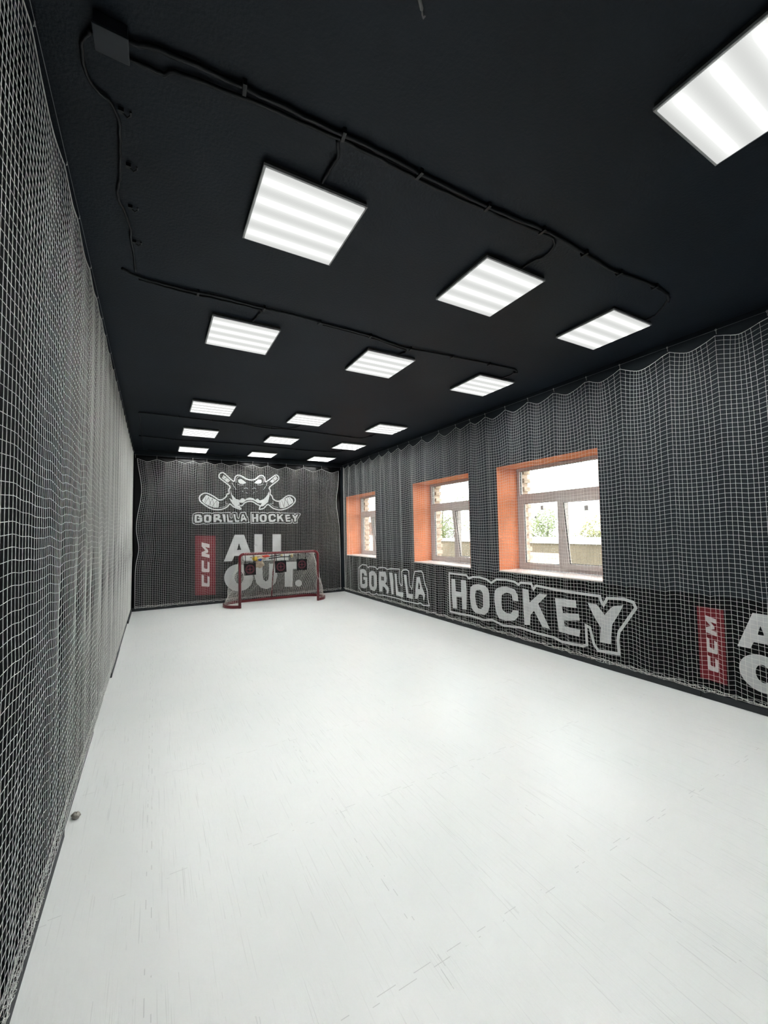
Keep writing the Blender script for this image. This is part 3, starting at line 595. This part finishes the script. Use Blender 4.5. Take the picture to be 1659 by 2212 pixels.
put(.777, .646, 'added unseen square light panel overhead near the left wall, just above the picture')  # out of view, completes the nearest row; added to brighten the near floor
put(3.82, .646, 'added unseen square light panel overhead near the window wall, right of the picture')  # also unseen, added on the window side to lift the near floor's brightness
put(2.285, .646, 'square light panel cut off by the top right corner of the picture')
for nm, y, xs in ROWS:
    for x, c3 in zip(xs, ('leftmost', 'middle', 'rightmost')):
        if nm == 'farthest': lab = '%s square light panel in the farthest row, next to the back wall' % c3
        elif nm == 'first': lab = '%s square light panel of the nearest full row of three' % c3
        else: lab = '%s square light panel in the %s full row of three from the camera' % (c3, nm)
        put(x, y, lab)

# ------------------------------------------------------------------ cables on the ceiling
def cable(pts, r, label, z=None, seed=0, name='cable', k=8, wob=.004, run=None):
    rr = random.Random(seed+3)
    r *= .82
    P = [(p[0], p[1], (p[2] if len(p) > 2 else ZC-r-.004)) for p in pts]
    Q = spline(P, k); Q = [Vector((p.x+rr.uniform(-wob, wob), p.y+rr.uniform(-wob, wob), min(p.z, ZC-r))) for p in Q]
    if run is not None:
        MB().tube(Q, r, 8).build('branch', MT['cable'], run, smooth=True); return run, Q
    e = empty(name, (0, 0, 0)); tag(e, label, 'cable')
    MB().tube(Q, r, 8).build('sheath', MT['cable'], e, smooth=True)
    return e, Q
def clips(e, Q, every=.45, r=.010, across=.026):
    acc = 0
    for i in range(1, len(Q)):
        acc += (Q[i]-Q[i-1]).length
        if acc > every:
            acc = 0; t = (Q[i]-Q[i-1]); ang = math.atan2(t.y, t.x)
            b = MB().box((-.009, -across, -r-.006), (.009, across, r+.004)).box((-.010, across-.004, -.002), (.010, across+.004, r+.004))
            o = b.build('clip', MT['clip'], e, bevel=.002); o.location = (Q[i].x, Q[i].y, ZC-.004-r-.001); o.rotation_euler = (0, 0, ang)
K = .974
def cp(L, dy=0, dz=None): return [(x*K, y*K+dy)+((ZC-dz,) if dz else ()) for x, y in L]
main = [(-.11, 1.84), (.09, 1.80), (.61, 1.79), (1.0, 1.78), (1.38, 1.79), (1.9, 1.78), (2.37, 1.76), (3.03, 1.80), (3.45, 1.77), (3.82, 1.78), (3.95, 1.84)]
e, Q = cable(cp(main), .013, 'thick black cable nearest the camera running across the ceiling', seed=1); clips(e, Q, .42)
cable(cp([(-.11, 1.90), (.02, 1.905), (.12, 1.86), (.61, 1.825), (1.0, 1.815), (1.38, 1.825), (1.9, 1.81), (2.37, 1.79), (2.47, 1.92), (2.44, 2.02), (2.43, 2.11)]), .011, 'second black cable beside the nearest one, curving to the middle nearest-row light', seed=2, run=e)
cable(cp([(3.90, 1.80), (4.00, 1.90), (4.10, 2.02), (4.12, 2.14)]), .010, 'short cable bending down to the rightmost nearest-row light', seed=3, run=e)
cable(cp([(.80, 1.83), (.835, 1.90), (.83, 1.98), (.82, 2.10)]), .011, 'short curved cable dropping to the leftmost nearest-row light', seed=4, wob=.002, run=e)
e = empty('junction_box', (-.15, 1.79, ZC-.03)); tag(e, 'square dark junction box in the upper left ceiling corner', 'junction box')
MB().box((-.055, -.048, -.022), (.055, .048, .029)).build('body', MT['box'], e, bevel=.004)
MB().box((-.058, -.051, -.030), (.058, .051, -.020)).build('lid', MT['box'], e, bevel=.003)
e, Q = cable(cp([(-.22, 1.86), (-.26, 1.94), (-.25, 2.09), (-.16, 2.19), (-.165, 2.52), (-.19, 2.75), (-.145, 2.97), (-.13, 3.50)]), .009, 'sagging black cable running down the left side of the ceiling', seed=5)
for (x, y) in ((-.14, 2.17), (-.125, 2.49), (-.13, 2.81), (-.12, 3.14)):
    b = MB().box((-.012, -.010, -.018), (.010, .010, .0)); b.tube([(0, 0, -.012), (.022, .012, -.022), (.036, .004, -.012), (.036, -.012, -.010)], .005, 6)
    o = b.build('cable_hook', MT['clip']); o.location = (x*K, y*K, ZC-.001); tag(o, 'open black cable hook on the ceiling beside the left sagging cable', 'hook', 'hooks along the left ceiling cable')
r2m = [(-.21, 3.50), (-.11, 3.56), (.20, 3.58), (.49, 3.56), (.8, 3.57), (1.1, 3.56), (1.4, 3.58), (1.9, 3.60), (2.28, 3.66), (2.49, 3.66), (2.9, 3.62), (3.5, 3.58), (3.90, 3.57), (4.0, 3.66), (4.0, 3.86)]
e, Q = cable(cp(r2m), .012, 'black cable crossing the ceiling before the second full row of lights', seed=6); clips(e, Q, .5)
cable(cp([(-.11, 3.60), (.2, 3.625), (.49, 3.61), (.8, 3.62), (.82, 3.70), (.80, 3.84)]), .010, 'lower twin cable ending at the leftmost second-row light', seed=7, run=e)
cable(cp([(1.4, 3.615), (1.9, 3.635), (2.28, 3.70), (2.42, 3.74), (2.40, 3.84)]), .010, 'cable branch turning to the middle second-row light', seed=8, run=e)
r3m = [(-.21, 7.59), (.3, 7.60), (.82, 7.62), (1.3, 7.62), (1.71, 7.72), (2.0, 7.74), (2.22, 7.67), (2.8, 7.70), (3.41, 7.76), (3.8, 7.78), (3.91, 7.67), (3.95, 7.4), (3.93, 7.12)]
e, Q = cable(cp(r3m), .012, 'black cable crossing the ceiling just behind the third row of lights', seed=9); clips(e, Q, .5)
cable(cp([(1.3, 7.60), (1.55, 7.62), (1.75, 7.62), (2.0, 7.62), (2.22, 7.62), (2.35, 7.45), (2.36, 7.10)]), .009, 'drooping cable loop behind the middle third-row light', seed=10, run=e)
r4m = [(-.26, 9.40), (.2, 9.46), (.58, 9.50), (1.2, 9.42), (2.07, 9.42), (2.7, 9.46), (3.22, 9.50), (3.98, 9.40), (4.0, 9.0), (3.98, 8.9)]
e, Q = cable(cp(r4m), .012, 'black cable crossing the ceiling just behind the fourth row of lights', seed=11); clips(e, Q, .6)
r5m = [(-.12, 10.92), (.8, 10.95), (1.8, 11.0), (3.28, 10.98), (4.3, 10.95)]
e, Q = cable(cp(r5m), .012, 'black cable along the ceiling edge above the back wall', seed=12)
e, Q = cable([(4.62, 10.6), (4.62, 10.0), (4.64, 9.2), (4.62, 8.5), (4.66, 8.2)], .011, 'black cable along the ceiling edge above the farthest window', seed=13)
e, Q = cable(cp([(-.22, 7.62), (-.20, 8.0), (-.22, 8.5), (-.20, 9.0), (-.21, 9.4), (-.22, 10.0), (-.20, 10.9)]), .008, 'thin black cable joining the back cables along the left', seed=14)

# the pale strip hanging at the very top of the picture
b = MB(); pp = [(.812, 1.120, ZC-.002), (.822, 1.135, ZC-.016), (.842, 1.150, ZC-.020), (.855, 1.163, ZC-.010)]
b.tube(pp, .0065, 6); b.tube([(.858, 1.166, ZC-.008), (.864, 1.172, ZC-.016), (.872, 1.178, ZC-.018), (.876, 1.172, ZC-.012)], .0035, 6)
o = b.build('loose_wire_end', MT['chip'], smooth=True); tag(o, 'short pale wire end sticking out of the ceiling at the top edge', 'wire end')

# ------------------------------------------------------------------ the goal
g = empty('hockey_goal', (2.63, 9.74, 0)); tag(g, 'red tubular hockey goal with white net in front of the back wall', 'hockey goal')
def gl(p): return (p[0]-2.63, p[1]-9.74, p[2])
A0, A1 = (1.712, 9.765), (3.556, 9.722); R = .031; HT = 1.215
def lerp(a, b_, t): return tuple(x+(y-x)*t for x, y in zip(a, b_))
pts = [(A0[0], A0[1], .0), (A0[0], A0[1], HT-.09)]
for k in range(1, 8):
    a = k/8*PI/2; pts.append((A0[0]+.09*(1-math.cos(a)), A0[1], HT-.09+.09*math.sin(a)))
pts.append((A0[0]+.09, A0[1], HT)); pts.append(lerp((A0[0]+.09, A0[1], HT), (A1[0]-.09, A1[1], HT), .5)); pts.append((A1[0]-.09, A1[1], HT))
for k in range(1, 8):
    a = k/8*PI/2; pts.append((A1[0]-.09*(1-math.sin(a)), A1[1], HT-.09*(1-math.cos(a))))
pts += [(A1[0], A1[1], HT-.09), (A1[0], A1[1], 0)]
MB().tube([gl(p) for p in pts], R, 14).build('goal_frame', MT['red'], g, smooth=True)
base = spline([(A0[0], A0[1]+.01), (1.56, 9.84), (1.455, 10.02), (1.44, 10.22), (1.53, 10.42), (1.78, 10.535), (2.15, 10.56), (2.7, 10.56), (3.25, 10.55), (3.58, 10.50), (3.78, 10.36), (3.83, 10.15), (3.80, 9.95), (3.70, 9.80), (A1[0], A1[1]+.01)] and
              [Vector((x, y, 0)) for x, y in [(A0[0], A0[1]+.01), (1.56, 9.84), (1.455, 10.02), (1.44, 10.22), (1.53, 10.42), (1.78, 10.535), (2.15, 10.56), (2.7, 10.56), (3.25, 10.55), (3.58, 10.50), (3.78, 10.36), (3.83, 10.15), (3.80, 9.95), (3.70, 9.80), (A1[0], A1[1]+.01)]], 5)
b = MB(); N = len(base); V = []
for i, p in enumerate(base):
    t = (base[min(i+1, N-1)]-base[max(i-1, 0)]).normalized(); nn = Vector((-t.y, t.x, 0))
    for sx, z in ((-.028, .002), (.028, .002), (.028, .062), (-.028, .062)): V.append(gl((p.x+nn.x*sx, p.y+nn.y*sx, z)))
Fc = [(i*4+k, i*4+(k+1) % 4, i*4+4+(k+1) % 4, i*4+4+k) for i in range(N-1) for k in range(4)]+[(0, 1, 2, 3), tuple((N-1)*4+k for k in (3, 2, 1, 0))]
b.add(V, Fc).build('base_bar', MT['red'], g)
top = [Vector(p) for p in [(A0[0]+.10, A0[1]+.02, HT-.015), (1.77, 9.98, HT-.02), (1.86, 10.16, HT-.02), (2.2, 10.22, HT-.02), (2.63, 10.23, HT-.02), (3.1, 10.21, HT-.02), (3.42, 10.13, HT-.02), (3.50, 9.95, HT-.02), (A1[0]-.10, A1[1]+.02, HT-.015)]]
topc = spline(top, 9)
MB().tube([gl(p) for p in topc], .011, 8).build('top_rail', MT['red'], g, smooth=True)
MB().tube([gl((2.615, 10.545, .05)), gl((2.625, 10.40, .70)), gl((2.635, 10.225, HT-.02)), gl((2.60, 9.745, HT))], .017, 8).build('back_brace', MT['red'], g, smooth=True)
# goal net: back and sides lofted from the top rail to the base bar, plus a roof panel
def resample(P, n):
    P = np.array([list(p) for p in P]); d = np.r_[0, np.cumsum(np.linalg.norm(np.diff(P, axis=0), axis=1))]
    t = np.linspace(0, d[-1], n); return np.stack([np.interp(t, d, P[:, k]) for k in range(3)], -1)
nc = 78; nrw = 32
tp = resample(topc, nc); bp = resample([(p.x, p.y, .055) for p in base], nc)
u = np.linspace(0, 1, nc); G = []
for j in range(nrw):
    t = j/(nrw-1); q = tp*(1-t)+bp*t
    sgn = np.sin(PI*t)*(.07*smooth_noise(u*3.2+t*.8, 90)+.035*smooth_noise(u*7+t*2, 91))
    q[:, 1] -= np.abs(np.sin(PI*t))*.02+sgn
    q[:, 0] += np.sin(PI*t)*.055*smooth_noise(u*4+t*1.3, 92)
    q[:, 2] += .05*np.sin(PI*t)*smooth_noise(u*4+t*.6, 93)
    if t > .9: q[:, 2] = np.maximum(q[:, 2], .05)
    G.append(q)
G = np.array(G)
r0 = resample([(A0[0]+.06, A0[1], HT+.02), (A1[0]-.06, A1[1], HT+.02)], 46)
ru = resample(topc, 46)
Gt = np.array([r0*(1-t)+ru*t-np.array([0, 0, .05])*math.sin(PI*t)+np.stack([0*r0[:, 0], 0*r0[:, 0], .02*math.sin(PI*t)*smooth_noise(np.linspace(0, 4, 46), 95)], -1) for t in np.linspace(0, 1, 11)])
V1, F1 = strand_mesh(G, .0020); V2, F2 = strand_mesh(Gt, .0020)
VV = np.vstack([V1, V2])-np.array([2.63, 9.74, 0]); FF = np.vstack([F1, F2+len(V1)])
np_mesh('goal_net', VV, FF, MT['goalnet'], g)
b = MB()                                                            # lacing round posts and crossbar
def coil(P, turns, r):
    P = resample(P, turns*8+1); out = []
    for i, p in enumerate(P):
        t = Vector(P[min(i+1, len(P)-1)]-P[max(i-1, 0)]).normalized(); a = t.cross(Vector((0, 1, 0))).normalized(); c_ = t.cross(a)
        an = i/8*2*PI; out.append(Vector(p)+a*(r*math.cos(an))+c_*(r*math.sin(an)))
    return out
b.tube([gl(p) for p in coil([(A0[0]+.1, A0[1], HT), (A1[0]-.1, A1[1], HT)], 46, R+.002)], .0012, 5)
b.build('lacing', MT['goalnet'], g, smooth=True)

# shooting targets hung under the crossbar
def target(x0, x1, z0, z1, y, rot, label):
    w_, h_ = x1-x0, z1-z0
    e = empty('shooting_target', ((x0+x1)/2, y, z0)); e.rotation_euler = (0, rot, 0); tag(e, label, 'shooting target', 'black targets hanging in the goal mouth')
    MB().box((-w_/2, -.008, 0), (w_/2, .008, h_)).build('pad', MT['pad'], e, bevel=.003)
    b = MB(); cz = h_*.50; ro, ri = w_*.385, w_*.33
    def ring(ro, ri, n=32, y_=-.0095):
        v = []; f_ = []
        for k in range(n):
            a = 2*PI*k/n
            for rr, yy in ((ro, y_), (ri, y_), (ri, -.0081), (ro, -.0081)): v.append((rr*math.cos(a), yy, cz+rr*math.sin(a)))
        for k in range(n):
            j = (k+1) % n
            for m in range(4): f_.append((k*4+m, k*4+(m+1) % 4, j*4+(m+1) % 4, j*4+m))
        b.add(v, f_)
    ring(ro, ri); ring(ro*.78, ro*.70)
    b.box((-.006, -.0095, cz-ro*.7), (.006, -.0081, cz+ro*.7)); b.box((-ro*.7, -.0095, cz-.006), (ro*.7, -.0081, cz+.006))
    ring(ro*.26, .001, 14)
    b.build('printed_mark', MT['mark'], e)
    for s_ in (-1, 1):
        MB().box((s_*w_*.36-.006, -.003, h_), (s_*w_*.36+.006, .003, HT-.05-z0+.02)).build('strap', MT['pad'], e)
target(1.811, 2.077, .727, 1.000, 9.79, -.02, 'leftmost of the three black square targets hanging in the goal')
target(2.520, 2.788, .745, 1.018, 9.78, -.03, 'middle black square target, hanging just right of the goal centre brace')
target(3.038, 3.293, .771, 1.038, 9.77, .0, 'rightmost black square target, hanging in the right of the goal')

# things caught in the roof of the goal net
def lump(name, c, s, m, seed, label=None, cat=None, parent=None, n=14, rough=.22):
    r = np.random.RandomState(seed); v = []; f_ = []
    K_ = [(r.uniform(1, 4), r.uniform(1, 4), r.uniform(0, 6.28)) for _ in range(6)]
    for i in range(n+1):
        for j in range(2*n):
            th = PI*i/n; ph = PI*j/n
            q = 1+rough*sum(math.sin(a*th*2+p)*math.cos(b_*round(ph, 5)+p) for a, b_, p in [(k_[0], int(k_[1]), k_[2]) for k_ in K_])/2.2
            v.append((c[0]+s[0]*q*math.sin(th)*math.cos(ph), c[1]+s[1]*q*math.sin(th)*math.sin(ph), c[2]+s[2]*q*math.cos(th)))
    for i in range(n):
        for j in range(2*n):
            j2 = (j+1) % (2*n); f_.append((i*2*n+j, i*2*n+j2, (i+1)*2*n+j2, (i+1)*2*n+j))
    b = MB().add(v, f_); o = b.build(name, m, parent, smooth=True)
    bm = bmesh.new(); bm.from_mesh(o.data); bmesh.ops.remove_doubles(bm, verts=bm.verts, dist=1e-5); bm.to_mesh(o.data); bm.free()
    if label: tag(o, label, cat)
    return o
e = empty('plastic_bag', (2.16, 10.02, 1.02)); tag(e, 'crumpled cream plastic bag with coloured patches behind the goal crossbar', 'bag')
z = (-2.16, -10.02, -1.02)
def off(c): return (c[0]+z[0], c[1]+z[1], c[2]+z[2])
lump('bag_body', off((2.20, 10.02, 1.10)), (.17, .10, .055), MT['bag'], 1, parent=e)
lump('bag_pouch', off((2.20, 9.99, .965)), (.11, .06, .095), MT['bag'], 2, parent=e)
lump('yellow_patch', off((2.09, 9.93, 1.085)), (.065, .03, .045), MT['yellow'], 3, parent=e, n=8)
lump('blue_patch', off((2.20, 9.92, 1.065)), (.045, .03, .030), MT['blue'], 4, parent=e, n=8)
lump('red_patch', off((2.34, 9.94, 1.135)), (.095, .03, .028), MT['redc'], 5, parent=e, n=8)
e = empty('broken_stick', (2.6, 9.98, 1.15)); tag(e, 'short black stick with pale wooden end lying across the goal roof net', 'stick')
b = MB().tube([(-.26, 0, -.035), (.12, .0, .0)], .013, 8); b.build('shaft', MT['black'], e, smooth=True)
MB().box((.10, -.014, -.035), (.15, .014, .035)).build('stick_end', MT['wood'], e, bevel=.004)['label'] = 'pale wooden end'
o = MB().tube([(2.42, 9.99, 1.075), (2.70, 9.98, 1.10), (2.93, 9.99, 1.095)], .012, 8).build('stick_shaft', MT['black'], smooth=True); tag(o, 'thin dark shaft lying under the short stick behind the crossbar', 'stick')
lump('tape_roll', (2.98, 9.98, 1.12), (.035, .03, .045), MT['wood'], 7, 'small tan lump caught in the net right of the stick', 'debris', n=8)
b = MB().add([(2.215, 10.66, 1.37), (2.30, 10.655, 1.37), (2.285, 10.65, 1.41), (2.245, 10.655, 1.43), (2.215, 10.672, 1.37), (2.30, 10.667, 1.37), (2.285, 10.662, 1.41), (2.245, 10.667, 1.43)],
             [(0, 1, 2, 3), (7, 6, 5, 4), (0, 4, 5, 1), (1, 5, 6, 2), (2, 6, 7, 3), (3, 7, 4, 0)])
o = b.build('paper_scrap', MT['print_back']); tag(o, 'small white scrap stuck in the back net above the goal', 'paper scrap')

# crumpled scrap on the floor by the left net
lump('paper_scrap', (-.398, 3.158, .0155), (.020, .026, .015), MT['paper'], 12, 'small crumpled grey paper scrap on the floor by the left net', 'paper scrap', n=9, rough=.35)
bpy.context.view_layer.update()

# ------------------------------------------------------------------ outside the windows
gd = MB().box((XR+.9, -40, -3.2), (120, 140, -3.0)).build('ground', MT['grass']); tag(gd, kind='structure')
def build_annex():
    e = empty('outbuilding', (16, 14, -3)); tag(e, 'low cream outbuilding with white roof edge seen through the windows', 'building')
    MB().box((0, -9, 0), (7, 10, 3.949)).build('walls', MT['cream'], e)
    MB().box((-.12, -9.15, 3.95), (7.1, 10.1, 4.04)).build('roof_edge', MT['coping'], e)
    MB().box((-.02, -1.9, 0), (.02, .3, 3.5)).build('brick_panel', MT['brick'], e)
    b = MB(); b.tube([(-.1, -.35, 2.45), (-.1, -1.75, 3.05)], .05, 6); b.build('roof_brace', MT['concrete'], e)
build_annex()
e = empty('brick_house', (21, 46.5, -3)); tag(e, 'pale pink brick house behind the farthest window', 'building')
MB().box((0, -8, 0), (8, 14, 5.6)).build('walls', MT['facade'], e)
b = MB().add([(-.4, -8.4, 5.6), (8.4, -8.4, 5.6), (8.4, 14.4, 5.6), (-.4, 14.4, 5.6), (4, -8.4, 7.2), (4, 14.4, 7.2)], [(0, 3, 2, 1), (0, 1, 4), (2, 3, 5), (0, 4, 5, 3), (1, 2, 5, 4)])
b.build('roof', MT['brick'], e)
for k in range(5):
    o = MB().box((-.04, -6.6+k*3.6, 2.4), (.05, -5.4+k*3.6, 4.2)).build('house_window', MT['tag'], e)
def tree(x, y, h, cr, m, seed, label):
    r = random.Random(seed)
    e = empty('tree', (x, y, -3)); tag(e, label, 'tree', 'trees outside the windows')
    b = MB(); b.tube([(0, 0, 0), (.1, 0, h*.3), (0, .1, h*.62), (.05, 0, h*.9)], .1, 7, radii=[.16, .13, .09, .03])
    for k in range(5):
        a = r.uniform(0, 6.28); z0 = h*r.uniform(.35, .65)
        b.tube([(0, 0, z0), (math.cos(a)*cr*.4, math.sin(a)*cr*.4, z0+.5), (math.cos(a)*cr*.75, math.sin(a)*cr*.75, z0+.9)], .05, 5, radii=[.06, .04, .02])
    b.build('trunk', MT['bark'], e)
    b = MB(); cl = [(r.uniform(-.6, .6)*cr, r.uniform(-.6, .6)*cr, h*r.uniform(.5, .95), r.uniform(.35, .6)*cr) for _ in range(9)]
    for k in range(4200):
        c_ = r.choice(cl); d = Vector((r.gauss(0, 1), r.gauss(0, 1), r.gauss(0, 1))).normalized()*c_[3]*r.uniform(.55, 1)
        p = Vector(c_[:3])+d; a = Vector((r.gauss(0, 1), r.gauss(0, 1), r.gauss(0, 1))).normalized(); q = a.orthogonal().normalized(); s_ = r.uniform(.05, .10)
        b.add([p-a*s_, p+q*s_*.6, p+a*s_, p-q*s_*.6], [(0, 1, 2, 3)])
    b.build('foliage', m, e)
for k, (x, y, h, cr, m) in enumerate([(25.5, 12, 4.7, 2.2, 'leaf'), (26.5, 16.6, 4.9, 2.0, 'leafy'), (26, 21, 5.6, 2.4, 'leaf'), (25, 26.6, 7.2, 2.3, 'leafy'), (25, 32.6, 8.2, 2.6, 'leaf'), (17, 28.5, 5.8, 1.6, 'leafy')]):
    tree(x, y, h, cr, MT[m], 60+k, ['low green tree seen through the right pane of the nearest window', 'yellow-green tree seen through the nearest window above the outbuilding', 'green tree beyond the outbuilding roof between two windows',
        'tall yellow-green tree seen through the middle window', 'tallest pale green tree behind the middle window glass', 'small yellow-green tree seen through the farthest window'][k])
